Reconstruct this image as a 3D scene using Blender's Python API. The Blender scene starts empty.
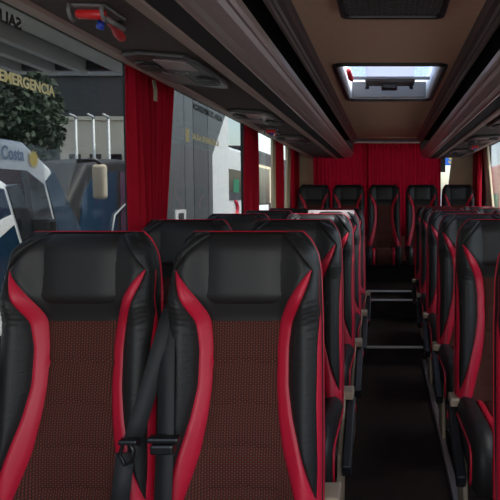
import bpy, math, random
import numpy as np
from mathutils import Vector, Matrix
random.seed(7)
S = bpy.context.scene
COL = S.collection
EYE = 1.30

# ------------------------------------------------------------------ materials
def mat(name, color, rough=0.5, metal=0.0, spec=0.5, bump=None, var=0.0, vscale=8.0, emit=None):
    m = bpy.data.materials.new(name); m.use_nodes = True
    nt = m.node_tree; b = nt.nodes['Principled BSDF']
    b.inputs['Base Color'].default_value = (*color, 1)
    b.inputs['Roughness'].default_value = rough
    b.inputs['Metallic'].default_value = metal
    b.inputs['Specular IOR Level'].default_value = spec
    tc = nt.nodes.new('ShaderNodeTexCoord')
    if var:
        n = nt.nodes.new('ShaderNodeTexNoise'); n.inputs['Scale'].default_value = vscale
        n.inputs['Detail'].default_value = 4
        nt.links.new(tc.outputs['Object'], n.inputs['Vector'])
        r = nt.nodes.new('ShaderNodeValToRGB')
        r.color_ramp.elements[0].position = .3; r.color_ramp.elements[1].position = .7
        r.color_ramp.elements[0].color = (*[c*(1-var) for c in color], 1)
        r.color_ramp.elements[1].color = (*[min(1, c*(1+var)) for c in color], 1)
        nt.links.new(n.outputs['Fac'], r.inputs['Fac'])
        nt.links.new(r.outputs['Color'], b.inputs['Base Color'])
    if bump:
        sc, st, dist = bump
        mp = nt.nodes.new('ShaderNodeMapping'); mp.inputs['Scale'].default_value = sc
        nt.links.new(tc.outputs['Object'], mp.inputs['Vector'])
        n2 = nt.nodes.new('ShaderNodeTexNoise'); n2.inputs['Scale'].default_value = 1.0
        n2.inputs['Detail'].default_value = 3
        nt.links.new(mp.outputs['Vector'], n2.inputs['Vector'])
        bp = nt.nodes.new('ShaderNodeBump'); bp.inputs['Strength'].default_value = st
        bp.inputs['Distance'].default_value = dist
        nt.links.new(n2.outputs['Fac'], bp.inputs['Height'])
        nt.links.new(bp.outputs['Normal'], b.inputs['Normal'])
    if emit:
        b.inputs['Emission Color'].default_value = (*emit[0], 1)
        b.inputs['Emission Strength'].default_value = emit[1]
    return m

def fabric_mat():
    m = mat('tweed fabric', (.05, .015, .015), .9, spec=.15)
    nt = m.node_tree; b = nt.nodes['Principled BSDF']
    tc = nt.nodes.new('ShaderNodeTexCoord')
    sep = nt.nodes.new('ShaderNodeSeparateXYZ'); nt.links.new(tc.outputs['Object'], sep.inputs[0])
    def wave(out, freq, ph=0):
        mul = nt.nodes.new('ShaderNodeMath'); mul.operation = 'MULTIPLY'; mul.inputs[1].default_value = freq*2*math.pi
        nt.links.new(out, mul.inputs[0])
        s = nt.nodes.new('ShaderNodeMath'); s.operation = 'SINE'; nt.links.new(mul.outputs[0], s.inputs[0])
        return s.outputs[0]
    wx = wave(sep.outputs['X'], 70); 
    ad = nt.nodes.new('ShaderNodeMath'); ad.operation = 'ADD'
    nt.links.new(sep.outputs['Z'], ad.inputs[0]); nt.links.new(sep.outputs['Y'], ad.inputs[1])
    wz = wave(ad.outputs[0], 95)
    mu = nt.nodes.new('ShaderNodeMath'); mu.operation = 'MULTIPLY'
    nt.links.new(wx, mu.inputs[0]); nt.links.new(wz, mu.inputs[1])
    mr = nt.nodes.new('ShaderNodeMapRange'); mr.inputs['From Min'].default_value = -1; mr.inputs['From Max'].default_value = 1
    nt.links.new(mu.outputs[0], mr.inputs['Value'])
    r = nt.nodes.new('ShaderNodeValToRGB'); e = r.color_ramp.elements
    e[0].position = 0; e[0].color = (.19, .020, .028, 1)
    e[1].position = 1; e[1].color = (.17, .088, .036, 1)
    x = e.new(.35); x.color = (.044, .014, .014, 1)
    x = e.new(.65); x.color = (.032, .016, .013, 1)
    nt.links.new(mr.outputs['Result'], r.inputs['Fac'])
    nt.links.new(r.outputs['Color'], b.inputs['Base Color'])
    return m

def glass_mat(name, tint, refl=.5):
    m = bpy.data.materials.new(name); m.use_nodes = True
    nt = m.node_tree; nt.nodes.clear()
    o = nt.nodes.new('ShaderNodeOutputMaterial'); mix = nt.nodes.new('ShaderNodeMixShader')
    t = nt.nodes.new('ShaderNodeBsdfTransparent'); t.inputs['Color'].default_value = (*tint, 1)
    g = nt.nodes.new('ShaderNodeBsdfGlossy'); g.inputs['Roughness'].default_value = .02
    g.inputs['Color'].default_value = (.9, .95, 1, 1)
    lw = nt.nodes.new('ShaderNodeFresnel'); lw.inputs['IOR'].default_value = 1.45
    ml = nt.nodes.new('ShaderNodeMath'); ml.operation = 'MULTIPLY'; ml.inputs[1].default_value = refl
    nt.links.new(lw.outputs[0], ml.inputs[0]); nt.links.new(ml.outputs[0], mix.inputs[0])
    nt.links.new(t.outputs[0], mix.inputs[1]); nt.links.new(g.outputs[0], mix.inputs[2])
    nt.links.new(mix.outputs[0], o.inputs[0])
    return m

BLK = mat('black leather', (.015, .0145, .0145), .5, spec=.32, bump=((24, 24, 110), .35, .004))
BLK2 = mat('smooth black leather', (.0155, .0145, .0145), .5, spec=.35, bump=((260, 260, 260), .08, .001))
RED = mat('red leather', (.50, .010, .035), .45, spec=.4, bump=((250, 250, 250), .08, .001))
FAB = fabric_mat()
SHELL = mat('charcoal shell plastic', (.016, .016, .017), .5)
BEIGE = mat('beige plastic', (.30, .235, .165), .55, var=.06)
ARM = mat('armrest rubber', (.012, .013, .015), .5)
STEEL = mat('brushed steel', (.45, .45, .46), .35, .9)
BELT = mat('seat belt webbing', (.014, .014, .015), .7, bump=((40, 40, 500), .3, .001))
BPLA = mat('black plastic', (.010, .010, .011), .35)
CEIL = mat('tan ceiling vinyl', (.64, .41, .28), .75, var=.05, vscale=30, bump=((400, 400, 400), .1, .001))
UNDER = mat('rack underside carpet', (.075, .055, .05), .8, bump=((20, 500, 20), .4, .002), var=.2, vscale=60)
TRIMB = mat('brown trim', (.32, .225, .19), .5)
DARKF = mat('dark ribbed fabric', (.012, .0095, .009), .9, bump=((500, 500, 500), .4, .002))
PROF = mat('anodised profile', (.46, .385, .36), .36, .5)
PROFD = mat('dark profile', (.15, .12, .112), .45, .2)
GAP = mat('rack interior black', (.008, .008, .008), .9)
FLOOR = mat('dark wood vinyl', (.016, .0098, .0082), .7, spec=.2, bump=((60, 4, 60), .2, .002), var=.45, vscale=9)
ALU = mat('aluminium edge', (.55, .55, .56), .32, .85)
WALLM = mat('wall carpet grey', (.07, .066, .062), .9, var=.1, vscale=40)
CREAM = mat('cream pillar plastic', (.60, .50, .33), .6, var=.05)
BACKW = mat('beige rear panel', (.62, .51, .35), .75, var=.06)
DARKP = mat('dark pillar', (.02, .019, .018), .6)
CURT = mat('red curtain cloth', (.38, .006, .022), .85, spec=.15, bump=((300, 300, 40), .2, .002))
CURTR = mat('rear curtain cloth', (.30, .005, .020), .85, spec=.15, bump=((300, 300, 40), .2, .002))
def translucent(m, col, fac):
    nt = m.node_tree; b = nt.nodes['Principled BSDF']; o = nt.nodes['Material Output']
    t = nt.nodes.new('ShaderNodeBsdfTranslucent'); t.inputs['Color'].default_value = (*col, 1)
    mx = nt.nodes.new('ShaderNodeMixShader'); mx.inputs[0].default_value = fac
    nt.links.new(b.outputs[0], mx.inputs[1]); nt.links.new(t.outputs[0], mx.inputs[2]); nt.links.new(mx.outputs[0], o.inputs[0])
translucent(CURT, (.5, .008, .022), .3); translucent(CURTR, (.5, .008, .03), .32)
STRAP = mat('beige strap', (.42, .36, .25), .8)
REDP = mat('red plastic', (.62, .018, .022), .35)
GREYP = mat('grey plastic', (.16, .155, .155), .45)
DGREYP = mat('dark grey plastic', (.045, .042, .042), .42)
LGREYP = mat('pale lamp cover', (.30, .24, .235), .4)
BLUEP = mat('blue seal', (.02, .06, .45), .4)
WHITEP = mat('white plastic', (.75, .77, .80), .45)
GLASS = glass_mat('tinted window glass', (.92, .94, .94), .2)
GLASSD = glass_mat('dark tinted window glass', (.61, .63, .62), .12)
HGLASS = glass_mat('hatch glass', (.93, .95, .99), .5)
REARG = glass_mat('rear glass', (.92, .94, .94), .4)
PLATE = mat('frosted plate', (.7, .73, .8), .5); translucent(PLATE, (.75, .78, .88), .6)
SUNPATCH = mat('painted sun patch', (.36, .31, .31), .8)  # pale colour standing for sunlight on a headrest
YEL = mat('pale yellow vinyl', (.86, .80, .46), .6, emit=((.78, .70, .36), .05))  # faint glow added to brighten the lettering
DKV = mat('dark vinyl', (.05, .043, .035), .7)
ASPH = mat('asphalt', (.16, .155, .15), .9, var=.2, vscale=3)
CANG = mat('canopy sheet', (.15, .145, .13), .7, var=.1, vscale=4)
CANB = mat('canopy beam', (.42, .41, .385), .55)
DEPOT = mat('depot wall', (.05, .05, .05), .8, var=.1, vscale=1)
LEAF = mat('dark leaves', (.012, .026, .009), .7, var=.5, vscale=3)
BARK = mat('bark', (.06, .045, .03), .9)
BLDG = mat('cream render', (.62, .54, .42), .9, var=.05, vscale=1)
WHT = mat('white paint', (.78, .78, .77), .35)
SHADE = mat('painted pale shade', (.085, .088, .093), .4, var=.04, vscale=2)  # shade on the white partition, put into the paint colour
SHADE2 = mat('painted mid shade', (.055, .057, .062), .4, var=.04, vscale=2)  # darker tone of the same painted shade
DGL = mat('dark vehicle glass', (.012, .015, .018), .08)
BGL = mat('blue vehicle glass', (.012, .035, .065), .12)
RVAN = mat('red vehicle paint', (.42, .035, .045), .35)
GRN = mat('green panel', (.02, .20, .10), .6)
TYRE = mat('tyre', (.012, .012, .012), .8)
GOLD = mat('sun yellow', (.75, .50, .05), .6)
BLUT = mat('blue grey lettering', (.16, .22, .33), .6)
BSIGN = mat('blue sign', (.02, .14, .60), .5)
POLE = mat('galvanised pole', (.42, .43, .43), .5, .3)
REDV = mat('red vinyl', (.60, .02, .05), .5)

# ------------------------------------------------------------------ mesh helpers
class MB:
    def __init__(s): s.v = []; s.f = []
    def add(s, vs, fs):
        b = len(s.v); s.v += [tuple(v) for v in vs]; s.f += [tuple(i+b for i in f) for f in fs]; return s
    def box(s, x0, x1, y0, y1, z0, z1):
        vs = [(x, y, z) for z in (z0, z1) for y in (y0, y1) for x in (x0, x1)]
        return s.add(vs, [(0, 2, 3, 1), (4, 5, 7, 6), (0, 1, 5, 4), (1, 3, 7, 5), (3, 2, 6, 7), (2, 0, 4, 6)])
    def prism(s, poly, axis, a, b):
        """polygon of 2 coords extruded along an axis (0 x, 1 y, 2 z)"""
        def p(q, c):
            l = list(q); l.insert(axis, c); return tuple(l)
        n = len(poly)
        return s.add([p(q, a) for q in poly]+[p(q, b) for q in poly],
                     [tuple(range(n))[::-1], tuple(range(n, 2*n))]+[(i, (i+1) % n, n+(i+1) % n, n+i) for i in range(n)])
    def ribbon(s, prof, a, b, axis=1, segs=1):
        """open profile extruded along y"""
        n = len(prof); vs = []; fs = []
        for k in range(segs+1):
            c = a+(b-a)*k/segs
            for q in prof:
                l = list(q); l.insert(axis, c); vs.append(tuple(l))
        for k in range(segs):
            for i in range(n-1):
                fs.append((k*n+i, k*n+i+1, (k+1)*n+i+1, (k+1)*n+i))
        return s.add(vs, fs)
    def tube(s, pts, r, n=8, caps=True):
        pts = [Vector(p) for p in pts]; rs = r if isinstance(r, (list, tuple)) else [r]*len(pts)
        vs = []; fs = []; prev = None
        for i, p in enumerate(pts):
            d = (pts[min(i+1, len(pts)-1)]-pts[max(i-1, 0)]).normalized()
            if prev is None:
                a = d.orthogonal().normalized()
            else:
                a = (prev-d*prev.dot(d)).normalized()
            prev = a; b = d.cross(a)
            for k in range(n):
                t = 2*math.pi*k/n
                vs.append(p+(a*math.cos(t)+b*math.sin(t))*rs[i])
        for i in range(len(pts)-1):
            for k in range(n):
                fs.append((i*n+k, i*n+(k+1) % n, (i+1)*n+(k+1) % n, (i+1)*n+k))
        if caps:
            fs.append(tuple(range(n))[::-1]); fs.append(tuple(range((len(pts)-1)*n, len(pts)*n)))
        return s.add(vs, fs)
    def strap(s, pts, wdir, w, th=.0015):
        """flat strap following pts, width along wdir"""
        pts = [Vector(p) for p in pts]; ws = wdir if isinstance(wdir, list) else [wdir]*len(pts)
        vs = []; fs = []
        for i, p in enumerate(pts):
            d = (pts[min(i+1, len(pts)-1)]-pts[max(i-1, 0)]).normalized()
            u = Vector(ws[i]); u = (u-d*u.dot(d)).normalized(); nn = d.cross(u)
            for a, b in ((-1, -1), (1, -1), (1, 1), (-1, 1)):
                vs.append(p+u*a*w/2+nn*b*th/2)
        for i in range(len(pts)-1):
            for k in range(4):
                fs.append((i*4+k, i*4+(k+1) % 4, (i+1)*4+(k+1) % 4, (i+1)*4+k))
        fs += [(3, 2, 1, 0), tuple(range(len(vs)-4, len(vs)))]
        return s.add(vs, fs)
    def build(s, name, m, parent=None, smooth=False, bevel=0, bsegs=2, sub=0):
        me = bpy.data.meshes.new(name); me.from_pydata(s.v, [], s.f); me.materials.append(m)
        import bmesh
        bm = bmesh.new(); bm.from_mesh(me); bmesh.ops.recalc_face_normals(bm, faces=bm.faces); bm.to_mesh(me); bm.free()
        if smooth:
            for p in me.polygons: p.use_smooth = True
        o = bpy.data.objects.new(name, me); COL.objects.link(o)
        if parent: o.parent = parent
        if bevel:
            md = o.modifiers.new('bevel', 'BEVEL'); md.width = bevel; md.segments = bsegs; md.limit_method = 'ANGLE'
            md.angle_limit = math.radians(35)
        if sub:
            md = o.modifiers.new('sub', 'SUBSURF'); md.levels = sub; md.render_levels = sub
        return o

def tag(o, label=None, cat=None, group=None, kind=None):
    if label: o['label'] = label
    if cat: o['category'] = cat
    if group: o['group'] = group
    if kind: o['kind'] = kind
    return o
def empty(name, loc, rz=0):
    o = bpy.data.objects.new(name, None); o.empty_display_size = .1; COL.objects.link(o)
    o.location = loc; o.rotation_euler.z = rz; return o
def copy_tree(o, parent=None):
    c = o.copy(); COL.objects.link(c); c.parent = parent
    for ch in list(o.children): copy_tree(ch, c)
    return c
def text(name, body, size, m, loc, rot, parent=None, width=None, shear=0):
    cu = bpy.data.curves.new(name, 'FONT'); cu.body = body; cu.size = size; cu.extrude = .0004
    cu.offset = size*.03; cu.shear = shear
    cu.materials.append(m)
    o = bpy.data.objects.new(name, cu); COL.objects.link(o); o.location = loc; o.rotation_euler = rot
    if parent: o.parent = parent
    bpy.context.view_layer.update()
    me = bpy.data.meshes.new_from_object(o.evaluated_get(bpy.context.evaluated_depsgraph_get()))
    xs = [v.co.x for v in me.vertices]
    if width:
        k = width/(max(xs)-min(xs))
        for v in me.vertices: v.co.x *= k
    bpy.data.objects.remove(o)
    o = bpy.data.objects.new(name, me); COL.objects.link(o); o.location = loc; o.rotation_euler = rot
    if parent: o.parent = parent
    return o

def smooth(a, b, x):
    t = np.clip((x-a)/(b-a), 0, 1); return t*t*(3-2*t)
def table(pts, sig=.012):
    ts = np.linspace(-.1, 1.0, 1101); v = np.interp(ts, [p[0] for p in pts], [p[1] for p in pts])
    k = int(sig*1000*3); g = np.exp(-.5*(np.arange(-k, k+1)/(sig*1000))**2); g /= g.sum()
    vv = np.convolve(np.pad(v, k, mode='edge'), g, 'valid')
    return lambda t: float(np.interp(t, ts, vv))

# ------------------------------------------------------------------ coach seat
W0 = table([(-.1, .12), (0, .152), (.02, .182), (.054, .202), (.11, .212), (.245, .218), (.41, .221), (.58, .224), (.9, .224)], .010)
W = lambda t: W0(t)*.957
B1 = table([(.0, .30), (.092, .186), (.13, .154), (.17, .126), (.21, .106), (.24, .095), (.31, .088), (.41, .088), (.49, .095), (.58, .110), (.66, .134), (.71, .15), (.80, .18), (.9, .2)], .010)
B2r = table([(.0, .19), (.092, .186), (.13, .178), (.17, .163), (.24, .130), (.31, .121), (.41, .122), (.49, .136), (.58, .161), (.64, .181), (.70, .203), (.75, .226), (.9, .226)], .010)
B2 = lambda t: min(B2r(t), W(t)-.001)
BOr = table([(0, .3), (.14, .3), (.20, .207), (.30, .201), (.45, .200), (.55, .203), (.62, .205), (.70, .203), (.9, .203)], .012)
def BO(t): return min(BOr(t), W(t)-.0005)
TBOL = .698
TTIP = .096
EAR = table([(-.1, .05), (0, .098), (.012, .112), (.055, .150), (.096, .182), (.2, .2)], .006)
ZT, TB, REC = 1.20, .80, .14
def F(x, t):
    ax = abs(x); w = W(t)
    side = .052*float(smooth(.088, .17, ax))*(.62+.38*float(smooth(.08, .2, t)))
    head = .024*(1-float(smooth(.16, .25, t)))
    lum = .014*math.exp(-((t-.56)/.14)**2)*(1-float(smooth(.09, .15, ax)))
    seat_seam = -.007*sum(math.exp(-((t-q-.012*math.sin(ax*25))/.009)**2) for q in (.345, .455, .565, .675))*(1 if ax < .09 and t > .25 else 0)
    e1 = 1-min(max((w-ax)/.05, 0), 1); e2 = 1-min(max(t/.055, 0), 1)
    drop = .05*(1-math.sqrt(max(0, 1-min(1, e1*e1+e2*e2))))
    wr = 0
    if ax > B2(t) and t > .1:
        wr = .0018*math.sin(2*math.pi*(t/.017+.5*math.sin(ax*40)+.35*math.sin(t*60)))*math.exp(-((t-.20)/.055)**2)
    return side+head+lum+seat_seam+wr-drop
def patch(lf, rf, t0, t1, nt, nu, puff=.0, tpow=1.0, groove=.005, ends=False):
    mb = MB(); vs = []; fs = []
    us = .5-.5*np.cos(np.linspace(0, math.pi, nu+1))
    for i in range(nt+1):
        q = i/nt; q = .5-.5*math.cos(q*math.pi) if ends else q
        t = t0+(t1-t0)*q
        l, r = lf(t), rf(t)
        for u in us:
            x = l+(r-l)*u
            wd = abs(r-l)
            dist = min(u, 1-u)*wd
            dt = t1-t if ends else 1
            f = F(x, t)-groove*math.exp(-(min(dist, dt)/.005)**2)
            k = (1-(2*u-1)**4)*min(1, wd/.04)
            if ends: k *= 1-(max(0, 2*q-1))**8
            f += puff*k
            vs.append((x, -f-REC*t, ZT-t))
    n = nu+1
    for i in range(nt):
        for j in range(nu): fs.append((i*n+j, i*n+j+1, (i+1)*n+j+1, (i+1)*n+j))
    return mb.add(vs, fs)

def make_seat(name, aisle=0, floor=0.0, belt=None):
    """aisle: -1/+1 side that faces the aisle, 0 none. origin at the floor under the top of the backrest"""
    root = empty(name, (0, 0, 0))
    for s in (-1, 1):
        def inner(t, s=s): return s*(EAR(t) if t < TTIP else B2(t))
        patch(inner, lambda t, s=s: s*max(BO(t), B2(t)), 0, TBOL, 150, 14, puff=.007).build('bolster', BLK, root, True)
        patch(lambda t, s=s: s*(max(BO(t), B2(t)) if t < TBOL else W(t)-.0005), lambda t, s=s: s*W(t), .10, TB, 70, 5, puff=.002, groove=.002).build('outer_band', RED, root, True)
        patch(lambda t, s=s: s*min(B1(t), B2(t)), lambda t, s=s: s*(B2(t) if t < TBOL else W(t)-.0005), TTIP, TB, 70, 8, puff=.004).build('side_band', RED, root, True)
    hb = lambda t: (EAR(t) if t < TTIP else B1(t))
    patch(lambda t: -hb(t), hb, 0, .242, 30, 24, puff=.003, groove=.004).build('headrest', BLK2, root, True)
    def pw(t):
        r = .034; tb = .196
        if t > tb-r: return .108-r+math.sqrt(max(0, r*r-(t-(tb-r))**2))
        return .106-.010*math.exp(-((t-.006)/.01)**2)
    patch(lambda t: -pw(t), pw, .004, .196, 26, 20, puff=.014, groove=.003, ends=True).build('headrest_pad', BLK2, root, True)
    patch(lambda t: -B1(t), B1, .240, TB, 70, 16, puff=.004, groove=.004).build('backrest_panel', FAB, root, True)
    # red edge strip all round and dark rear shell
    ts = [TB*(i/40) for i in range(41)]
    out = [(-W(t), t) for t in reversed(ts)]+[(W(0)*(i/6-1), 0) for i in range(1, 12)]+[(W(t), t) for t in ts]
    def loops(rows, nm, m):
        vs = []; fs = []; n = len(out)
        for row in rows:
            for (x, t) in out:
                off, y = row(x, t)
                sx = math.copysign(off, x) if t > 0 or abs(x) > .14 else 0
                vs.append((x+sx, y-REC*t, ZT-t+(off if t < .03 else 0)))
        for k in range(len(rows)-1):
            for i in range(n-1): fs.append((k*n+i, k*n+i+1, (k+1)*n+i+1, (k+1)*n+i))
        return MB().add(vs, fs).build(nm, m, root, True)
    def yg(x, t):   # where the black side gusset ends
        a = -F(x, t); k = 1-float(smooth(.42, .62, t))
        return a+(.016-a)*k
    loops([lambda x, t: (0, -F(x, t)), lambda x, t: (.003, -F(x, t)*.5+yg(x, t)*.5), lambda x, t: (.002, yg(x, t))], 'side_gusset', BLK)
    def yr(x, t):
        k = float(smooth(.42, .62, t)); return yg(x, t)*(1-k)+.034*k+.005*(1-k)
    loops([lambda x, t: (.002, yg(x, t)), lambda x, t: (.0045, yg(x, t)+.002), lambda x, t: (.0042, yr(x, t)-.001), lambda x, t: (.002, yr(x, t))], 'edge_strip', RED)
    vs = []; fs = []
    for t in ts:
        w = W(t); e = min(1, t/.04); y1 = yr(w, t); y0 = .034
        for x, y in ((-w-.002, y1), (-w+.004, .034), (-w+.016, .034+.03*e), (-w*.5, .034+.046*e), (0, .034+.05*e), (w*.5, .034+.046*e), (w-.016, .034+.03*e), (w-.004, .034), (w+.002, y1)):
            vs.append((x, y-REC*t, ZT-t))
    for i in range(40):
        for j in range(8): fs.append((i*9+j, i*9+j+1, i*9+j+10, i*9+j+9))
    k0 = len(vs); m_ = 12
    for q in range(m_+1):
        x = W(0)*(q/m_*2-1)
        vs += [(x, yr(x, 0), ZT+.001), (x, .036, ZT-.003)]
    for q in range(m_): fs.append((k0+2*q, k0+2*q+1, k0+2*q+3, k0+2*q+2))
    MB().add(vs, fs).build('rear_shell', SHELL, root, True)
    # cushion
    path = [(-.06, .445), (-.15, .452), (-.30, .462), (-.44, .472), (-.51, .474), (-.55, .462), (-.575, .435), (-.582, .39), (-.575, .345), (-.56, .315)]
    nrm = []
    for i in range(len(path)):
        a = path[max(i-1, 0)]; b = path[min(i+1, len(path)-1)]
        d = Vector((b[0]-a[0], b[1]-a[1])).normalized(); nrm.append(Vector((d.y, -d.x)))
    def cstrip(prof):
        vs = []; fs = []; n = len(prof)
        for (p, nn) in zip(path, nrm):
            for x, d in prof:
                sgn = 1 if nn.y > 0 or nn.x < 0 else -1
                vs.append((x, p[0]+nn.x*d*sgn, p[1]+nn.y*d*sgn))
        for i in range(len(path)-1):
            for j in range(n-1): fs.append((i*n+j, i*n+j+1, (i+1)*n+j+1, (i+1)*n+j))
        return MB().add(vs, fs)
    for k in range(len(nrm)):
        if nrm[k].y < 0 and nrm[k].x > 0: nrm[k] = -nrm[k]
        if k < 5 and nrm[k].y < 0: nrm[k] = -nrm[k]
    cstrip([(-.1, -.003), (-.095, .004), (-.06, .009), (0, .01), (.06, .009), (.095, .004), (.1, -.003)]).build('seat_cushion', FAB, root, True)
    for s in (-1, 1):
        cstrip([(s*.1, -.003), (s*.104, .006), (s*.118, .014), (s*.131, .016), (s*.135, .008)]).build('cushion_band', RED, root, True)
        cstrip([(s*.135, .008), (s*.142, .022), (s*.165, .034), (s*.19, .036), (s*.204, .024), (s*.213, .004), (s*.2155, -.03), (s*.215, -.07), (s*.208, -.10)]).build('cushion_bolster', BLK, root, True)
        pts = [(s*.217, p[0]-nn.x*.028*(-1 if nn.x > 0 else 1)*0+(.0 if nn.y > .5 else .026), p[1]-(.028 if nn.y > .5 else 0)) for p, nn in zip(path, nrm)]
        MB().tube(pts, .005, 6).build('piping', RED, root, True)
    MB().box(-.205, .205, -.54, -.08, .29, .36).build('cushion_base', SHELL, root, bevel=.02)
    # legs
    for yy in (() if floor == .16 else (-.20, -.44)):
        mb = MB().box(-.03, .03, yy-.02, yy+.02, floor+.012, .30); mb.build('leg', STEEL, root, bevel=.006)
    if floor != .16: MB().box(-.16, .16, -.48, -.16, floor, floor+.014).build('foot_plate', STEEL, root, bevel=.004)
    if aisle:
        xs = aisle*(.218 if aisle > 0 else .203); dy = 0 if aisle > 0 else -.08
        a, b = sorted((xs-aisle*.012, xs+aisle*.007))
        MB().prism([(.03, .30), (.03, .46), (-.07, .475), (-.10, .44), (-.16, .36), (-.28, .30), (-.34, floor+.05), (-.34, floor), (-.17, floor), (-.12, .18)], 0, a, b).build('side_bracket', BEIGE, root, bevel=.004)
        MB().box(min(xs-aisle*.02, xs+aisle*.04), max(xs-aisle*.02, xs+aisle*.04), dy-.075, dy+.02, .445, .478).build('armrest_bracket', BEIGE, root, bevel=.006)
        a2, b2 = sorted((xs+aisle*.010, xs+aisle*.046))
        # folded-down armrest
        p0 = Vector((dy-.04, .415)); p1 = Vector((dy-.34, .265)); d = (p1-p0).normalized(); nn = Vector((-d.y, d.x))
        poly = []
        for k in range(9):
            t = math.pi/2+math.pi*k/8
            q = p0+(d*math.cos(t)+nn*math.sin(t))*.034; poly.append((q.x, q.y))
        for k in (-1, 1):
            q = p1+nn*.03*k; poly.append((q.x, q.y))
        MB().prism(poly, 0, a2, b2).build('armrest', ARM, root, bevel=.008, bsegs=3)
        MB().tube([(xs-aisle*.02, dy-.04, .40), (xs+aisle*.049, dy-.04, .40)], .016, 12).build('armrest_pivot', RED, root, True)
    if belt == 'window':
        # strap hanging over the bolster on the aisle side, with its buckle tongue
        w = (1, .3, 0)
        pts = [(.262, .03, 1.04), (.252, -.06, .985), (.24, -.105, .90), (.222, -.132, .81), (.198, -.150, .72), (.183, -.160, .665)]
        b = MB().strap(pts, [(1, .5, .2)]*len(pts), .045).build('seat_belt', BELT, root, True)
        MB().box(.158, .205, -.182, -.155, .672, .685).build('belt_tongue', BPLA, b, bevel=.004)
        lp = [(.180, -.172, .685), (.196, -.178, .66), (.192, -.178, .63), (.173, -.175, .62), (.160, -.175, .645), (.168, -.172, .675)]
        MB().tube(lp+[lp[0]], .005, 6).build('belt_loop', BPLA, b, True)
        MB().strap([(.172, -.17, .65), (.165, -.178, .57), (.155, -.185, .48)], (1, .3, 0), .045).build('belt_tail', BELT, b, True)
    if belt == 'aisle':
        pts = [(-.205, .02, 1.02), (-.205, -.07, .965), (-.190, -.115, .87), (-.182, -.145, .76), (-.178, -.165, .66), (-.180, -.178, .54), (-.182, -.185, .42)]
        b = MB().strap(pts, (1, -.25, 0), .048).build('seat_belt', BELT, root, True)
        MB().box(-.217, -.137, -.190, -.160, .680, .694).build('belt_slider', BPLA, b, bevel=.005)
        MB().box(-.207, -.148, -.194, -.164, .652, .678).build('belt_buckle', BPLA, b, bevel=.006)
    return root

XL_A, XL_W, XR_A, XR_W = -.380, -.836, .505, .948
ROWS = [1.60, 2.45, 3.30, 4.15, 5.00, 5.85]
FL = lambda y: 0.0 if y-.5 < 4.44 else (.132 if y-.5 < 5.1 else .313)
nth = ['front', 'second', 'third', 'fourth', 'fifth', 'sixth']
protos = {}
def seat(name, key, aisle, floor, belt, loc, label, group):
    k = (key, aisle, floor, belt)
    if k in protos: o = copy_tree(protos[k])
    else: o = make_seat(name, aisle, floor, belt); protos[k] = o
    o.location = loc; o.name = name
    return tag(o, label, 'seat', group)
for i, y in enumerate(ROWS[:5]):
    fl = FL(y)
    for x, ais, pos in ((XL_A, 1, 'aisle'), (XL_W, 0, 'window')):
        belt = pos if i == 0 else None
        extra = ''
        if i == 0: extra = ', belt strap hanging'
        if i == 3 and ais: extra = ', painted sun patch'
        o = seat('coach_seat', 's', ais, fl, belt, (x+(-.006*(ais != 0) if i == 0 else -.015), y, 0),
             'black red seat, %s row left of the aisle, on the %s side%s' % (nth[i], pos, extra), 'coach seats left of the aisle')
        if i == 3 and ais:  # pale sheet laid over the headrest in place of a sunlit patch
            vs = []; fs = []; n = 13
            for r in range(7):
                for k in range(n):
                    x_ = -.165+.33*k/(n-1)
                    if r < 5:
                        t = (.055, .035, .018, .006, 0)[r]; vs.append((x_, -F(x_, t)-.006-REC*t, ZT-t+(.004 if r > 2 else 0)))
                    else:
                        vs.append((x_, (.034, .085)[r-5], (ZT+.004, ZT-.06)[r-5]))
            for r in range(6):
                for k in range(n-1): fs.append((r*n+k, r*n+k+1, (r+1)*n+k+1, (r+1)*n+k))
            c = MB().add(vs, fs).build('sun_patch', SUNPATCH, o, True); c['label'] = 'pale sheet painted as a sun patch'
for i, y in enumerate(ROWS):
    yy = 1.49 if i == 0 else y
    fl = FL(yy)
    for x, ais, pos in ((XR_A, -1, 'aisle'), (XR_W, 0, 'window')):
        if i == 0 and pos == 'window': continue
        seat('coach_seat', 's', ais, fl, None, (x-(.014 if i == 0 else 0), yy, 0),
             'black and red coach seat, %s row right of the aisle, on the %s side' % (nth[i], pos), 'coach seats right of the aisle')
bk = ['in the far left corner of the rear bench row', 'second from the left in the rear bench row', 'at the centre of the rear bench row facing the aisle',
      'second from the right in the rear bench row', 'in the far right corner of the rear bench row']
for x, l in zip((-.855, -.445, -.024, .425, .855), bk):
    o = seat('coach_seat', 'r', 0, .16, None, (x, 6.85, .245), 'black and red coach seat ' + l, 'rear bench coach seats')
    o.scale = (.93, 1, 1)

# ------------------------------------------------------------------ shell of the bus
XLW, XRW = -1.15, 1.20
YF, YB = -1.3, 7.5
def st(o): o['kind'] = 'structure'; return o
st(MB().box(-1.22, 1.25, YF, 4.44, -.06, 0).build('floor', FLOOR))
st(MB().box(-1.22, 1.25, 4.44, 5.5, -.06, .132).build('floor_step_lower', FLOOR))
st(MB().box(-1.22, 1.25, 5.5, 5.75, -.06, .313).build('floor_step_middle', FLOOR))
st(MB().box(-1.22, 1.25, 5.75, YB+.1, -.06, .358).build('floor_step_upper', FLOOR))
for nm, y, z in (('trim_1', 4.44, .132), ('trim_2', 5.5, .313), ('trim_3', 5.75, .358)):
    st(MB().box(-.19, .29, y-.006, y+.012, z-.016, z+.003).build(nm, ALU, bevel=.003))
st(MB().box(.285, .315, YF, 4.44, 0, .03).build('trim_4', ALU, bevel=.004))
st(MB().box(-.225, -.195, YF, 4.44, 0, .025).build('trim_5', ALU, bevel=.004))
st(MB().box(-1.1, 1.1, 6.36, 6.9, .358, .53).build('trim_9', GAP))
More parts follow.
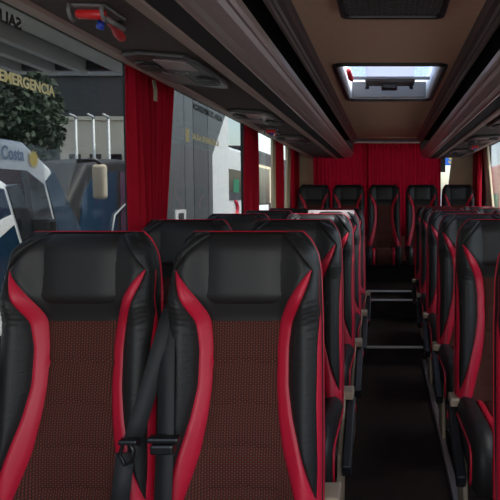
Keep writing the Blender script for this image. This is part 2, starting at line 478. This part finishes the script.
# ceiling with hatch hole
HX0, HX1, HY0, HY1, CZ = -.28, .325, 3.19, 4.33, 2.03
mb = MB()
mb.box(-1.22, HX0, YF, YB+.1, CZ, CZ+.05); mb.box(HX1, 1.25, YF, YB+.1, CZ, CZ+.05)
mb.box(HX0, HX1, YF, HY0, CZ, CZ+.05); mb.box(HX0, HX1, HY1, YB+.1, CZ, CZ+.05)
st(mb.build('ceiling', CEIL))
# side walls: lower panel, top strip, pillars
for s, X, nm in ((-1, XLW, 'left'), (1, XRW, 'right')):
    a, b = sorted((X, X+s*.07))
    w = MB(); w.box(a, b, YF, YB+.1, -.06, .86); w.box(a, b, YF, YB+.1, 1.915, CZ+.05)
    if s < 0:
        w.box(a, b, 2.69, 2.76, .86, 1.92); w.box(a, b, 4.84, 4.98, .86, 1.92); w.box(a, b, 7.0, YB+.1, .86, 1.92)
    else:
        w.box(a, b, 2.40, 2.55, .86, 1.92); w.box(a, b, 6.95, YB+.1, .86, 1.92)
    st(w.build('wall_'+nm, WALLM))
def pillar(nm, X, ya, yb, wd, m=CREAM):
    # slanted window post: top at ya, bottom at yb
    return st(MB().prism([(ya, 1.93), (ya+wd, 1.93), (yb+wd, .84), (yb, .84)], 0, X-.012, X+.012).build(nm, m, bevel=.004))
pillar('trim_6', XLW+.03, 5.66, 5.64, .14)
pillar('trim_7', XLW+.03, 6.56, 6.32, .2)
pillar('trim_8', XRW-.03, 6.66, 6.06, .3)
# windows
def window(nm, X, ya, yb, GLASS=GLASS):
    g = st(MB().box(X-.003, X+.003, ya, yb, .84, 1.93).build(nm, GLASS))
    f = MB()
    f.box(X-.012, X+.012, ya, yb, .84, .875); f.box(X-.012, X+.012, ya, ya+.03, .84, 1.93); f.box(X-.012, X+.012, yb-.03, yb, .84, 1.93)
    f.build('window_frame', DARKP, g)
    return g
w1 = window('window_1', XLW-.02, .2, 2.68, GLASSD)
w2 = window('window_2', XLW-.02, 2.76, 4.84, GLASSD)
window('window_3', XLW-.02, 4.98, 7.0)
window('window_4', XRW+.02, 2.55, 6.95)
window('window_5', XRW+.02, -.4, 2.40)
R90 = math.pi/2
def decal(par, ystart, yend, z, zmir, symirr):
    text('lettering', 'SALIDA DE EMERGENCIA', .048, YEL, (XLW-.012, ystart, z), (R90, 0, R90), par, yend-ystart)
    text('mirrored_lettering', 'SALIDA DE EMERGENCIA', .052, DKV, (XLW-.012, symirr, zmir), (R90, 0, -R90), par, .62)
decal(w1, 1.50, 2.035, 1.652, 1.83, 1.86)
decal(w2, 3.47, 4.02, 1.650, 1.83, 4.10)
MB().box(XLW-.014, XLW-.012, 3.36, 3.41, 1.622, 1.70).build('exit_symbol', YEL, w2)
# front of the coach beyond the camera is the open glazed windscreen bay; rear wall
mb = MB()
mb.box(-1.22, 1.25, YB, YB+.06, .30, .95); mb.box(-1.22, 1.25, YB, YB+.06, 1.98, CZ+.05)
mb.prism([(-1.22, .95), (-.86, .95), (-.90, 1.98), (-1.22, 1.98)], 1, YB, YB+.06)
mb.prism([(.76, .95), (1.25, .95), (1.25, 1.98), (.875, 1.98)], 1, YB, YB+.06)
st(mb.build('wall_back', BACKW))
g = st(MB().prism([(-.9, .94), (.8, .94), (.89, 1.99), (-.92, 1.99)], 1, YB+.03, YB+.036).build('window_6', REARG))

# ------------------------------------------------------------------ luggage racks
RYE = 7.30
def rack(sgn, cx, label):
    def T(p): return (cx+sgn*p[0], EYE+p[1])
    root = empty('luggage_rack', (cx+sgn*.7, (YF+RYE)/2, EYE+.5))
    inv = root.location.copy()
    def part(nm, prof, m, th=.006, smoothf=False):
        q = [T(p) for p in prof]
        mb = MB()
        # give the profile a thickness towards the rack inside (up)
        up = [(x, z+th) for x, z in q]
        mb.prism(q+up[::-1], 1, YF, RYE)
        mb.v = [(v[0]-inv.x, v[1]-inv.y, v[2]-inv.z) for v in mb.v]
        return mb.build(nm, m, root, False)
    part('underside_panel', [(.95, .500), (.64, .492)], UNDER)
    part('outer_panel', [(.952, .504), (.965, .60), (.965, .722)], UNDER, .006)
    part('window_trim', [(.972, .502), (.965, .493), (.915, .489), (.908, .499)], TRIMB, .012)
    part('trim_strip', [(.648, .490), (.644, .484), (.625, .480), (.605, .481), (.602, .486)], TRIMB)
    part('fabric_band', [(.604, .489), (.52, .487)], DARKF)
    part('front_profile', [(.524, .487), (.512, .482), (.502, .490), (.482, .491), (.474, .486), (.458, .494), (.440, .510), (.432, .528), (.424, .530), (.416, .541), (.414, .556), (.420, .562)], PROF, .008)
    part('shelf_back', [(.64, .56), (.62, .70), (.43, .722)], GAP, .006)
    part('shelf_floor', [(.64, .565), (.422, .558)], GAP, .006)
    part('upper_rail', [(.422, .672), (.412, .676), (.408, .688), (.413, .694), (.402, .697), (.396, .706), (.401, .711), (.376, .715), (.364, .722), (.352, .727)], PROFD, .003)
    # end cap
    mb = MB().prism([T(p) for p in ((.95, .508), (.625, .494), (.52, .492), (.46, .500), (.418, .55), (.412, .68), (.36, .726), (.95, .726))], 1, RYE-.02, RYE)
    mb.v = [(v[0]-inv.x, v[1]-inv.y, v[2]-inv.z) for v in mb.v]
    mb.build('end_cap', PROFD, root, bevel=.004)
    return tag(root, label, 'luggage rack', 'overhead luggage racks')
rack(-1, .0, 'long overhead luggage rack with metallic edge above the left row of windows')
rack(1, .02, 'long overhead luggage rack with metallic edge above the right row of windows')
def under_z(ax):  # underside height at lateral distance ax
    return EYE+.492+(ax-.64)*.008/.31
SL = math.atan2(.008, .31)

def console(name, sgn, cx, y, label, scale=1.0):
    ax = .79
    root = empty(name, (cx+sgn*ax, y, under_z(ax)-.001)); root.rotation_euler = (0, -sgn*SL, 0)
    # body outline in (x toward window, y)
    o = [(-.115, -.18), (-.095, -.25), (.06, -.29), (.11, -.27), (.125, -.20), (.125, .15), (.10, .21), (.04, .25), (-.07, .31), (-.105, .29), (-.12, .20)]
    MB().prism([(sgn*a, b) for a, b in o], 2, -.018, 0).build('console_body', DGREYP, root, bevel=.007, bsegs=3)
    MB().prism([(sgn*a, b) for a, b in ((-.085, -.20), (.02, -.23), (.03, -.09), (-.085, -.06))], 2, -.021, -.016).build('lamp_cover', LGREYP, root, bevel=.002)
    for k, (vx, vy) in enumerate(((.075, -.12), (-.065, .13))):
        n = 20
        rg = [(vx*sgn+.040*math.cos(t), vy+.085*math.sin(t)) for t in [2*math.pi*i/n for i in range(n)]]
        v = MB().prism(rg, 2, -.027, -.017).build('air_nozzle', BPLA, root, bevel=.004)
        sl = MB()
        for q in (-.035, 0, .035):
            sl.box(vx*sgn-.03, vx*sgn+.03, vy+q-.004, vy+q+.004, -.030, -.026)
        sl.build('nozzle_vane', DGREYP, v)
    MB().prism([(sgn*a, b) for a, b in ((-.005, .02), (.11, -.0), (.11, .13), (.0, .21))], 2, -.021, -.016).build('speaker_grille', PROFD, root, bevel=.002)
    for k in range(3):
        MB().tube([(sgn*(.06-.045*k), -.02, -.017), (sgn*(.06-.045*k), -.02, -.022)], .008, 10).build('button', GREYP, root)
    return tag(root, label, 'overhead console', 'overhead service consoles')
lab = ['dark overhead console with lamp and air nozzles beside the large red hammer', 'dark overhead console in the left rack, just before the small red hammer',
       'dark overhead console in the left rack, just past the small red hammer']
for y, l in zip((2.25, 3.55, 4.86), lab): console('service_console', -1, 0, y, l)
lab = ['dark overhead console in the right rack, at the right edge of the photo', 'dark overhead console in the right rack, in front of the red hammer', 'dark overhead console at the rear end of the right rack']
for y, l in zip((3.72, 4.86, 6.1), lab): console('service_console', 1, .02, y, l)

# emergency hammers
def hammer(sgn, cx, ax, y, label):
    root = empty('emergency_hammer', (cx+sgn*ax, y, under_z(ax)-.002)); root.rotation_euler = (0, -sgn*SL, 0)
    s = -sgn
    MB().tube([(-s*.034, -.06, -.022), (-s*.03, -.06, -.022), (s*.036, -.06, -.022), (s*.040, -.06, -.022)], [.009, .0125, .0125, .009], 14).build('hammer_head', REDP, root, True)
    MB().tube([(s*.022, -.06, -.022), (s*.024, -.01, -.022), (s*.012, .05, -.022), (s*-.006, .11, -.024), (s*-.012, .145, -.025), (s*-.013, .157, -.025)],
              [.010, .009, .010, .0135, .013, .006], 12).build('handle', REDP, root, True)
    mb = MB()
    mb.box(min(-s*.038, s*.05), max(-s*.038, s*.05), -.082, .04, -.008, 0)
    hold = mb.build('holder', GREYP, root, bevel=.004)
    for x0 in (s*.044, -s*.04):
        MB().tube([(x0, -.085, -.004), (x0, -.088, -.022), (x0, -.078, -.036), (x0, -.062, -.041)], .005, 8).build('clip', GREYP, hold, True)
    MB().tube([(s*.044, -.07, -.034), (s*.05, -.03, -.036), (s*.046, .03, -.032), (s*.03, .05, -.01)], .007, 8).build('clamp', GREYP, hold, True)
    MB().tube([(s*.004, -.005, -.022), (-s*.002, -.005, -.044)], .010, 10).build('seal', BLUEP, hold, True)
    return tag(root, label, 'emergency hammer', 'red emergency hammers')
hammer(-1, 0, .765, 1.57, 'large red emergency hammer in a grey holder at the top left under the rack')
hammer(-1, 0, .83, 4.22, 'tiny far red emergency hammer under the left rack between consoles')
hammer(1, .02, .82, 5.5, 'tiny far red emergency hammer under the right rack')

# ------------------------------------------------------------------ ceiling fittings
mb = MB()
hr = empty('roof_hatch', ((HX0+HX1)/2, (HY0+HY1)/2, CZ)); hx, hy = (HX1-HX0)/2, (HY1-HY0)/2
def rrect(hx, hy, r, n=6):
    pts = []
    for cx, cy, a0 in ((hx-r, hy-r, 0), (-hx+r, hy-r, 1), (-hx+r, -hy+r, 2), (hx-r, -hy+r, 3)):
        for k in range(n+1):
            t = (a0+k/n)*math.pi/2; pts.append((cx+r*math.cos(t), cy+r*math.sin(t)))
    return pts
def ring(o, i, z0, z1):
    n = len(o); vs = [(x, y, z) for (pts, z) in ((o, z0), (i, z0), (o, z1), (i, z1)) for x, y in pts]; fs = []
    for k in range(n):
        j = (k+1) % n
        fs += [(k, j, n+j, n+k), (2*n+k, 3*n+k, 3*n+j, 2*n+j), (k, 2*n+k, 2*n+j, j), (n+k, n+j, 3*n+j, 3*n+k)]
    return MB().add(vs, fs)
ring(rrect(hx+.018, hy+.022, .065), rrect(hx-.006, hy-.008, .06), -.014, .004).build('hatch_frame', BPLA, hr, bevel=.003)
ring(rrect(hx-.004, hy-.006, .06), rrect(hx-.02, hy-.024, .055), .0, .13).build('hatch_well', WHITEP, hr, True)
MB().prism(rrect(hx-.006, hy-.008, .06), 2, .125, .131).build('hatch_pane', HGLASS, hr)
MB().box(-hx+.03, hx-.03, .145, .165, .06, .08).build('cross_bar', GREYP, hr, bevel=.004)
pl = MB().box(-.155, .165, -.16, .24, .085, .10).build('latch_plate', PLATE, hr, bevel=.005)
MB().box(-.165, .175, .17, .34, .05, .085).build('latch_housing', GREYP, hr, bevel=.01)
h = ring(rrect(.055, .05, .015), rrect(.037, .032, .01), .02, .05); h.v = [(x, y+.29, z) for x, y, z in h.v]
h.build('latch_handle', BPLA, hr, bevel=.003)
for s in (-1, 1):
    MB().tube([(s*.155, .33, .06), (s*.155, .33, .03)], .014, 10).build('latch_foot', BPLA, hr, True)
MB().tube([(-hx+.045, -.12, .06), (-hx+.05, .03, .045), (-hx+.055, .10, .045)], [.014, .018, .010], 10).build('release_lever', REDP, hr, True)
MB().box(-hx+.03, hx-.03, hy-.05, hy-.035, .005, .12).build('rear_shade', GREYP, hr, bevel=.004)
tag(hr, 'bright rectangular roof hatch with black frame and latch in the tan ceiling', 'roof hatch')
# air vent
vr = empty('ceiling_vent', (.026, 2.06, CZ)); 
vx, vy = .204, .25
ring(rrect(vx, vy, .03), rrect(vx-.022, vy-.022, .02), -.03, 0).build('vent_frame', BPLA, vr, bevel=.006)
mb = MB()
for i in range(19):
    x = -vx+.02+i*(2*vx-.04)/18; mb.box(x-.003, x+.003, -vy+.02, vy-.02, -.02, -.012)
for i in range(23):
    y = -vy+.02+i*(2*vy-.04)/22; mb.box(-vx+.02, vx-.02, y-.003, y+.003, -.022, -.014)
mb.build('grille', DGREYP, vr)
MB().box(-vx+.02, vx-.02, -vy+.02, vy-.02, -.008, -.002).build('vent_backing', GAP, vr)
tag(vr, 'black grille air vent in the ceiling at the top edge of the picture', 'air vent')

# ------------------------------------------------------------------ curtains
def curtain(name, a_top, b_top, a_bot, b_bot, zt, zb, folds, amp, m, label, group, strap=None, nx=90, nz=16, ph=0):
    a_top, b_top, a_bot, b_bot = map(Vector, (a_top, b_top, a_bot, b_bot))
    c = (a_top+b_top)/2
    root = empty(name, (c.x, c.y, zb))
    vs = []; fs = []
    for j in range(nz+1):
        q = j/nz; z = zt+(zb-zt)*q
        a = a_top.lerp(a_bot, q); b = b_top.lerp(b_bot, q); d = (b-a).normalized(); nrm = Vector((-d.y, d.x))
        for i in range(nx+1):
            u = i/nx; p = a.lerp(b, u)
            w = amp*(math.sin(2*math.pi*folds*u+ph+.5*math.sin(3*q+4*u))+.35*math.sin(2*math.pi*folds*2.3*u+1.3+q))
            p = p+nrm*w*(.7+.5*q)
            vs.append((p.x-c.x, p.y-c.y, z-zb))
    n = nx+1
    for j in range(nz):
        for i in range(nx): fs.append((j*n+i, j*n+i+1, (j+1)*n+i+1, (j+1)*n+i))
    MB().add(vs, fs).build('curtain_cloth', m, root, True)
    for i in range(6):
        p = a_top.lerp(b_top, (i+.5)/6)
        MB().box(p.x-c.x-.006, p.x-c.x+.006, p.y-c.y-.006, p.y-c.y+.006, zt-zb-.01, zt-zb+.012).build('curtain_hook', STRAP, root)
    if strap:
        MB().strap([(q[0]-c.x, q[1]-c.y, q[2]-zb) for q in strap], (0, 1, 0), .035, .004).build('tie_strap', STRAP, root)
    return tag(root, label, 'curtain', group)
CX = -1.11
G = 'red side window curtains'
curtain('window_curtain', (CX, 2.49), (CX, 2.75), (CX, 2.50), (CX, 2.71), 1.93, .80, 4, .018, CURT, 'red curtain ending the nearest left window, first of the pair', G)
curtain('window_curtain', (CX, 2.81), (CX, 3.03), (CX, 2.72), (CX, 2.76), 1.93, .80, 4, .018, CURT, 'red curtain with a beige tie strap, second of the gathered pair', G,
        strap=[(-1.075, 2.69, 1.84), (-1.07, 2.695, 1.79), (-1.072, 2.695, 1.745)], ph=1)
curtain('window_curtain', (CX, 4.56), (CX, 4.98), (CX, 4.52), (CX, 4.96), 1.93, .80, 5, .018, CURT, 'narrow red curtain beside the bright white strip, left windows', G)
curtain('window_curtain', (CX, 5.80), (CX, 6.20), (CX, 5.80), (CX, 6.18), 1.93, .80, 5, .018, CURT, 'narrow red curtain on the left side, between two cream window posts', G)
curtain('window_curtain', (CX, 6.78), (CX, 7.3), (CX, 6.76), (CX, 7.28), 1.93, .80, 5, .018, CURT, 'red curtain in the rear left corner beside the beige panel', G)
curtain('window_curtain', (1.12, 6.72), (1.12, 7.40), (1.12, 6.85), (1.12, 7.36), 1.93, .80, 5, .018, CURT, 'red curtain in the rear right corner beside the slanted cream post', G)
GR = 'rear window curtains'
curtain('rear_curtain', (-.93, 7.36), (-.22, 7.36), (-.92, 7.36), (-.22, 7.36), 1.985, .80, 14, .016, CURTR, 'red pleated curtain over the left half of the rear window', GR, nx=220)
curtain('rear_curtain', (-.26, 7.40), (.70, 7.40), (-.26, 7.40), (.71, 7.40), 1.985, .80, 20, .016, CURTR, 'red pleated curtain over the right half of the rear window', GR, nx=300)
st(MB().box(.70, .765, 7.42, 7.46, 1.62, 1.82).build('trim_10', BPLA, bevel=.006))
cr = MB().box(-1.0, 1.0, 7.34, 7.43, 2.0, CZ).build('curtain_rail', PROFD)
tag(cr, 'dark curtain rail across the ceiling above the rear curtains', 'curtain rail')
mb = MB()
for i in range(26):
    x = -.36+i*.74/25; mb.box(x-.009, x+.009, 7.10, 7.30, CZ-.010, CZ-.0005)
    
v = MB().box(-.38, .40, 7.08, 7.32, CZ-.004, CZ).build('ceiling_valance', CEIL); tag(v, 'ribbed tan strip along the rear end of the ceiling', 'ceiling strip')
mb.build('rib', TRIMB, v)

# ------------------------------------------------------------------ outside
GZ = -1.15
st(MB().box(-60, 60, -40, 90, GZ-.1, GZ).build('ground', ASPH))
def wheel(par, x, y, r, s):
    w = MB().tube([(x, y, r), (x+s*.25, y, r)], r, 24).build('wheel', TYRE, par)
    MB().tube([(x-s*.005, y, r), (x+s*.02, y, r)], r*.55, 20).build('hub', GREYP, w)
def vehicle(name, loc, prof, width, m, label, cat, wheels, r=.48):
    """prof: side silhouette (y,z above ground); near side is x=0, body extends to -x"""
    root = empty(name, loc)
    MB().prism(prof, 0, -width, 0).build('body', m, root, bevel=.08, bsegs=3)
    for y in wheels:
        wheel(root, .01, y, r, -1); wheel(root, -width-.01, y, r, 1)
    tag(root, label, cat); return root
def side(par, nm, poly, m, off=.012):
    return MB().prism(poly, 0, -.02, off).build(nm, m, par)
# white coach with lettering, far left
o = vehicle('white_coach', (-4.5, 0, GZ), [(-4, .35), (8.6, .35), (8.75, 1.3), (8.5, 1.9), (7.75, 2.85), (7.2, 3.14), (-4, 3.20)], 2.5, WHT,
            'white coach with a yellow sun emblem outside the nearest left window', 'coach', (-1.5, 7.0))
side(o, 'side_glass', [(-3.5, 1.45), (8.0, 1.45), (7.55, 2.62), (7.2, 2.78), (-3.5, 2.78)], DGL)
for a in (2.0, 4.2, 6.2, 7.3):
    side(o, 'window_post', [(a, 1.45), (a+.12, 1.45), (a-.10, 2.78), (a-.22, 2.78)], BPLA, .02)
MB().prism([(8.05, 1.45), (8.70, 1.45), (8.45, 1.95), (7.78, 2.80), (7.6, 2.66)], 0, -2.4, .016).build('windscreen', BGL, o)
text('lettering', 'Costa', .22, BLUT, (.02, 6.72, 2.90), (R90, 0, R90), o, .42)
sun = MB(); n = 16
sun.add([(.018, 7.34+(.12 if i % 2 else .07)*math.cos(math.pi*i/n), 2.93+(.13 if i % 2 else .075)*math.sin(math.pi*i/n)) for i in range(2*n)], [tuple(range(2*n))])
sun.build('sun_emblem', GOLD, o)
mr = MB().tube([(.15, 8.1, 2.95), (.35, 8.25, 2.98), (.42, 8.25, 2.9)], .03, 8).build('mirror_arm', BPLA, o, True)
MB().box(.30, .50, 8.20, 8.30, 2.42, 2.92).build('wing_mirror', BLDG, mr, bevel=.05, bsegs=3)
o = vehicle('minibus', (-5.3, 0, GZ), [(9.2, .35), (14.0, .35), (14.0, 3.2), (11.4, 3.2), (10.2, 3.05), (9.5, 2.3), (9.2, 1.4)], 1.1, DARKP,
            'dark minibus with blue grey windscreen behind the white coach', 'minibus', (10.4, 13.0))
side(o, 'side_glass', [(9.75, 1.5), (11.3, 1.5), (11.3, 2.95), (10.5, 2.9), (10.05, 2.5)], BGL)
side(o, 'door_glass', [(11.45, 1.5), (13.6, 1.5), (13.6, 2.95), (11.45, 2.95)], mat('reflection tinted glass', (.10, .05, .085), .15))  # violet base colour paints in the reddish reflections on this glass
MB().tube([(.03, 10.9, 1.5), (.03, 11.15, 2.1), (.03, 11.6, 2.3)], .02, 8).build('wiper', POLE, o, True)
# van
o = vehicle('white_van', (-3.2, 0, GZ), [(.5, .35), (6.3, .35), (6.35, 1.0), (6.1, 1.35), (5.45, 1.65), (4.95, 2.55), (4.6, 2.70), (.5, 2.72)], 1.0, WHT,
            'white van with blue side glass outside the nearest left window', 'van', (1.6, 5.4), .36)
side(o, 'side_glass', [(2.9, 1.62), (5.15, 1.62), (4.80, 2.52), (2.9, 2.52)], BGL)
MB().prism([(5.20, 1.66), (5.48, 1.66), (4.98, 2.56), (4.84, 2.54)], 0, -.95, .014).build('windscreen', DGL, o)
side(o, 'white_stripe', [(3.9, 2.02), (4.6, 2.05), (4.92, 2.22), (4.88, 2.30), (4.5, 2.20), (3.9, 2.14)], WHT, .018)
mr = MB().box(.02, .14, 5.02, 5.12, 1.85, 1.92).build('mirror_arm', BPLA, o)
MB().box(.08, .26, 5.02, 5.14, 1.92, 2.26).build('wing_mirror', BPLA, mr, bevel=.03)
# white partition close by, its shaded part painted on as grey panels
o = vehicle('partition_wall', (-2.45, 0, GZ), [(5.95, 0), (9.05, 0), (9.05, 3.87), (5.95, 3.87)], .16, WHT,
            'partition with painted grey shade and white end strip outside the second left window', 'partition', ())
side(o, 'shade_panel', [(5.98, .9), (7.3, .9), (7.3, 3.8), (5.98, 3.8)], SHADE)
side(o, 'shade_panel', [(7.32, .9), (7.9, .9), (7.9, 3.8), (7.32, 3.8)], SHADE2)
side(o, 'shade_panel', [(7.92, .9), (8.1, .9), (8.1, 3.04), (8.75, 3.65), (8.88, 3.85), (7.92, 3.85)], SHADE)  # slanted upper edge draws the diagonal border of the shadow
side(o, 'panel_joint', [(6.98, .9), (7.0, .9), (7.0, 3.8), (6.98, 3.8)], DGREYP, .014)
side(o, 'lock_panel', [(6.6, 2.12), (6.95, 2.12), (6.95, 2.30), (6.6, 2.30)], WHT, .03)
side(o, 'lock', [(6.70, 2.14), (6.85, 2.14), (6.85, 2.26), (6.70, 2.26)], BPLA, .04)
side(o, 'red_frame', [(6.05, 2.55), (6.22, 2.55), (6.22, 2.85), (6.05, 2.85)], REDV, .016)
side(o, 'red_frame_panel', [(6.08, 2.59), (6.19, 2.59), (6.19, 2.81), (6.08, 2.81)], WHT, .02)
# white coach further back with red logo
o = vehicle('white_bus', (-3.4, 0, GZ), [(11.2, .35), (15.2, .35), (15.3, 1.0), (15.3, 3.4), (15.1, 3.55), (11.3, 3.55), (11.15, 3.3)], 1.2, WHT,
            'white bus with red swirl logo beyond the bright white strip', 'bus', (12.6,))
side(o, 'side_glass', [(12.3, 2.38), (15.2, 2.38), (15.2, 3.06), (12.3, 3.06)], DGL)
side(o, 'green_panel', [(12.75, 2.55), (13.25, 2.55), (13.3, 2.85), (12.8, 2.85)], GRN, .016)
pts = [(.02, 12.85+.20*math.sin(t), 2.19+.17*math.cos(t)) for t in [k*.22 for k in range(15)]]+[(.02, 12.72, 2.0)]
MB().tube(pts, [.02+.03*math.sin(math.pi*i/15) for i in range(16)], 8).build('swirl_logo', REDV, o, True)
# dark coach with cream window frame
o = vehicle('dark_coach', (-3.9, 0, GZ), [(16.2, .35), (23.0, .35), (23.0, 3.9), (16.2, 3.9)], 2.4, DARKP, 'dark coach with a cream framed window, far behind on the left', 'coach', (18, 21.5))
side(o, 'lower_panel', [(16.2, .4), (19.0, .4), (19.0, 2.2), (16.2, 2.2)], WHT)
side(o, 'window_frame', [(16.3, 2.25), (19.8, 2.25), (19.8, 3.45), (16.3, 3.45)], CREAM, .014)
side(o, 'window_pane', [(16.3, 2.25), (19.2, 2.25), (19.2, 3.36), (16.3, 3.36)], DGL, .02)
# canopy with beams
cn = empty('canopy', (-4.4, 3.0, GZ))
def loc(mb, e): mb.v = [(v[0]-e.location.x, v[1]-e.location.y, v[2]-e.location.z) for v in mb.v]; return mb
ZC = EYE+1.6
loc(MB().box(-9.5, -3.15, -4, 7.6, ZC+.16, ZC+.2), cn).build('roof_sheet', CANG, cn)
loc(MB().box(-3.52, -3.15, -4, 7.6, ZC+.02, ZC+.17), cn).build('fascia', CANB, cn)
for x in (-3.92, -4.32, -4.75, -5.2, -5.7):
    loc(MB().box(x-.05, x+.05, -4, 7.6, ZC, ZC+.16), cn).build('beam', CANB, cn)
loc(MB().box(-9.5, -3.15, 7.5, 7.6, ZC+.04, ZC+.18), cn).build('end_beam', DEPOT, cn)
for y in (-3.5, 2.0):
    loc(MB().tube([(-9.2, y, GZ), (-9.2, y, ZC+.17)], .08, 10), cn).build('post', POLE, cn, True)
loc(MB().tube([(-7.4, 7.45, GZ), (-7.4, 7.45, ZC+.17)], .06, 10), cn).build('post', POLE, cn, True)
tag(cn, 'grey parking canopy with pale parallel beams outside the top left window', 'canopy')
# tree
tr = empty('tree', (-7.9, 12.0, GZ))
MB().tube([(0, 0, 0), (.05, 0, 1.8), (0, .05, 3.6)], [.16, .12, .06], 10).build('trunk', BARK, tr, True)
mb = MB()
for i in range(5200):
    while True:
        p = Vector((random.uniform(-1, 1), random.uniform(-1, 1), random.uniform(-1, 1)))
        if .35 < p.length < 1: break
    p = Vector((p.x*1.15, p.y*1.1, 4.1+p.z*1.35))
    a = Vector((random.uniform(-1, 1), random.uniform(-1, 1), random.uniform(-1, 1))).normalized()
    b = a.orthogonal().normalized(); s = random.uniform(.05, .10)
    mb.add([p-a*s, p+b*s*.5, p+a*s, p-b*s*.5], [(0, 1, 2, 3)])
mb.build('crown', LEAF, tr)
tag(tr, 'dark green tree behind the yellow window lettering', 'tree')
# cream building and poles
b = empty('cream_building', (-8.0, 15.5, GZ))
MB().box(-.75, 1.0, 0, 3, 0, 4.5).build('wall', BLDG, b)
for x in (-.5, .05, .6): MB().box(x, x+.3, -.03, .02, 3.2, 3.6).build('window', DGL, b)
MB().box(-.8, 1.05, -.05, 3.05, 4.5, 4.6).build('parapet', BLDG, b)
tag(b, 'small cream building among poles outside the nearest left window', 'building')
for x, l in ((-7.4, 'first grey pole in front of the cream building, counted from the tree'), (-6.98, 'second grey pole in front of the cream building, counted from the tree'), (-6.62, 'third grey pole in front of the cream building, counted from the tree')):
    p = empty('lamp_pole', (x, 13.8, GZ))
    MB().tube([(0, 0, 0), (0, 0, 4.3)], .035, 8).build('pole', POLE, p, True)
    MB().tube([(0, 0, 4.3), (0, -.02, 4.36), (0, -.25, 4.38)], .03, 8).build('lamp_arm', POLE, p, True)
    tag(p, l, 'pole', 'grey poles by the cream building')
d = empty('depot_building', (-11, 20, GZ))
MB().box(-6, 2.2, 0, 6, 0, 6.6).build('wall', DEPOT, d)
MB().box(-6.1, 2.3, -.1, 6.1, 6.6, 6.8).build('roof_edge', GREYP, d)
tag(d, 'dark grey depot building behind the tree and poles', 'building')
# far skyline, left of the street
f = empty('warehouse', (-7.5, 34, GZ))
MB().box(-3.5, 5.5, 0, 6, 0, 4.3).build('wall', BLDG, f)
MB().box(-3.6, 5.6, -.1, 6.1, 4.3, 4.5).build('roof_edge', WHT, f)
tag(f, 'low cream warehouse under the blue sky beyond the white bus', 'building')
# right side
o = vehicle('red_truck', (5.6, 0, GZ), [(17.0, .4), (24.5, .4), (24.5, 3.2), (23.5, 3.45), (17.0, 3.45)], 2.2, RVAN, 'red vehicle outside the right window', 'truck', (18.4, 23.0))
MB().box(-2.23, -2.19, 17.4, 19.2, 1.9, 2.55).build('green_panel', GRN, o)
MB().box(-2.215, -2.19, 19.5, 23.6, 2.7, 3.0).build('side_glass', DGL, o)
b = empty('white_warehouse', (10, 34, GZ))
MB().box(-4.2, 8, -6, 6, 0, 6.2).build('wall', WHT, b)
MB().box(-4.3, 8.1, -6.1, 6.1, 6.2, 6.4).build('roof_edge', GREYP, b)
tag(b, 'white warehouse wall outside the right window', 'building')
# rear sign
sg = empty('blue_sign', (1.50, 13.0, GZ))
MB().tube([(0, 0, 0), (0, 0, 2.9)], .04, 8).build('pole', POLE, sg, True)
MB().box(-.2, .14, -.05, -.03, 3.16, 3.45).build('sign_board', BSIGN, sg)
text('lettering', 'S', .26, GOLD, (-.10, -.055, 3.21), (R90, 0, 0), sg)
tag(sg, 'blue sign with a yellow letter seen through the rear window', 'sign')
o = empty('white_wall', (-.2, 18, GZ)); MB().box(-2.5, 3, 0, 2, 0, 2.6).build('wall', WHT, o); MB().box(-2.55, 3.05, -.05, 2.05, 2.6, 2.7).build('coping', BLDG, o)
tag(o, 'white wall outside the rear window', 'wall')

# ------------------------------------------------------------------ light
wd = bpy.data.worlds.new('World'); S.world = wd; wd.use_nodes = True
nt = wd.node_tree; bg = nt.nodes['Background']
sky = nt.nodes.new('ShaderNodeTexSky'); sky.sky_type = 'NISHITA'; sky.sun_disc = False
sky.sun_elevation = math.radians(60); sky.sun_rotation = math.radians(90); sky.air_density = 1.2; sky.dust_density = 2.5
hs = nt.nodes.new('ShaderNodeHueSaturation'); hs.inputs['Saturation'].default_value = .85
nt.links.new(sky.outputs['Color'], hs.inputs['Color']); nt.links.new(hs.outputs['Color'], bg.inputs['Color']); bg.inputs['Strength'].default_value = .48
sl = bpy.data.lights.new('Sun', 'SUN'); sl.energy = 6.0; sl.angle = .01; sl.color = (1, .96, .9)
so = bpy.data.objects.new('Sun', sl); COL.objects.link(so)
so.rotation_euler = Vector((-.40, .0, -1)).to_track_quat('-Z', 'Y').to_euler()
# daylight through the windscreen bay behind the camera
al = bpy.data.lights.new('Windscreen daylight', 'AREA'); al.shape = 'RECTANGLE'; al.size = 2.1; al.size_y = 1.2; al.energy = 25; al.color = (1, .97, .93)
ao = bpy.data.objects.new('Windscreen daylight', al); COL.objects.link(ao); ao.location = (0, -1.25, 1.5)
ao.rotation_euler = Vector((0, 1, -.12)).to_track_quat('-Z', 'Y').to_euler()

# ------------------------------------------------------------------ camera
cd = bpy.data.cameras.new('Camera'); co = bpy.data.objects.new('Camera', cd); COL.objects.link(co)
F_PX, VPX, VPY, PITCH = 574.0, 386.0, 197.0, math.radians(3.0)
cd.sensor_fit = 'HORIZONTAL'; cd.sensor_width = 36; cd.lens = F_PX/500*36
cd.shift_x = -(VPX-250)/500
cd.shift_y = -((250-VPY)-F_PX*math.tan(PITCH))/500
co.location = (0, 0, EYE); co.rotation_euler = (math.pi/2-PITCH, 0, 0)
cd.clip_start = .02; cd.clip_end = 300
S.camera = co
S.view_settings.view_transform = 'Standard'
S.view_settings.exposure = 0.0
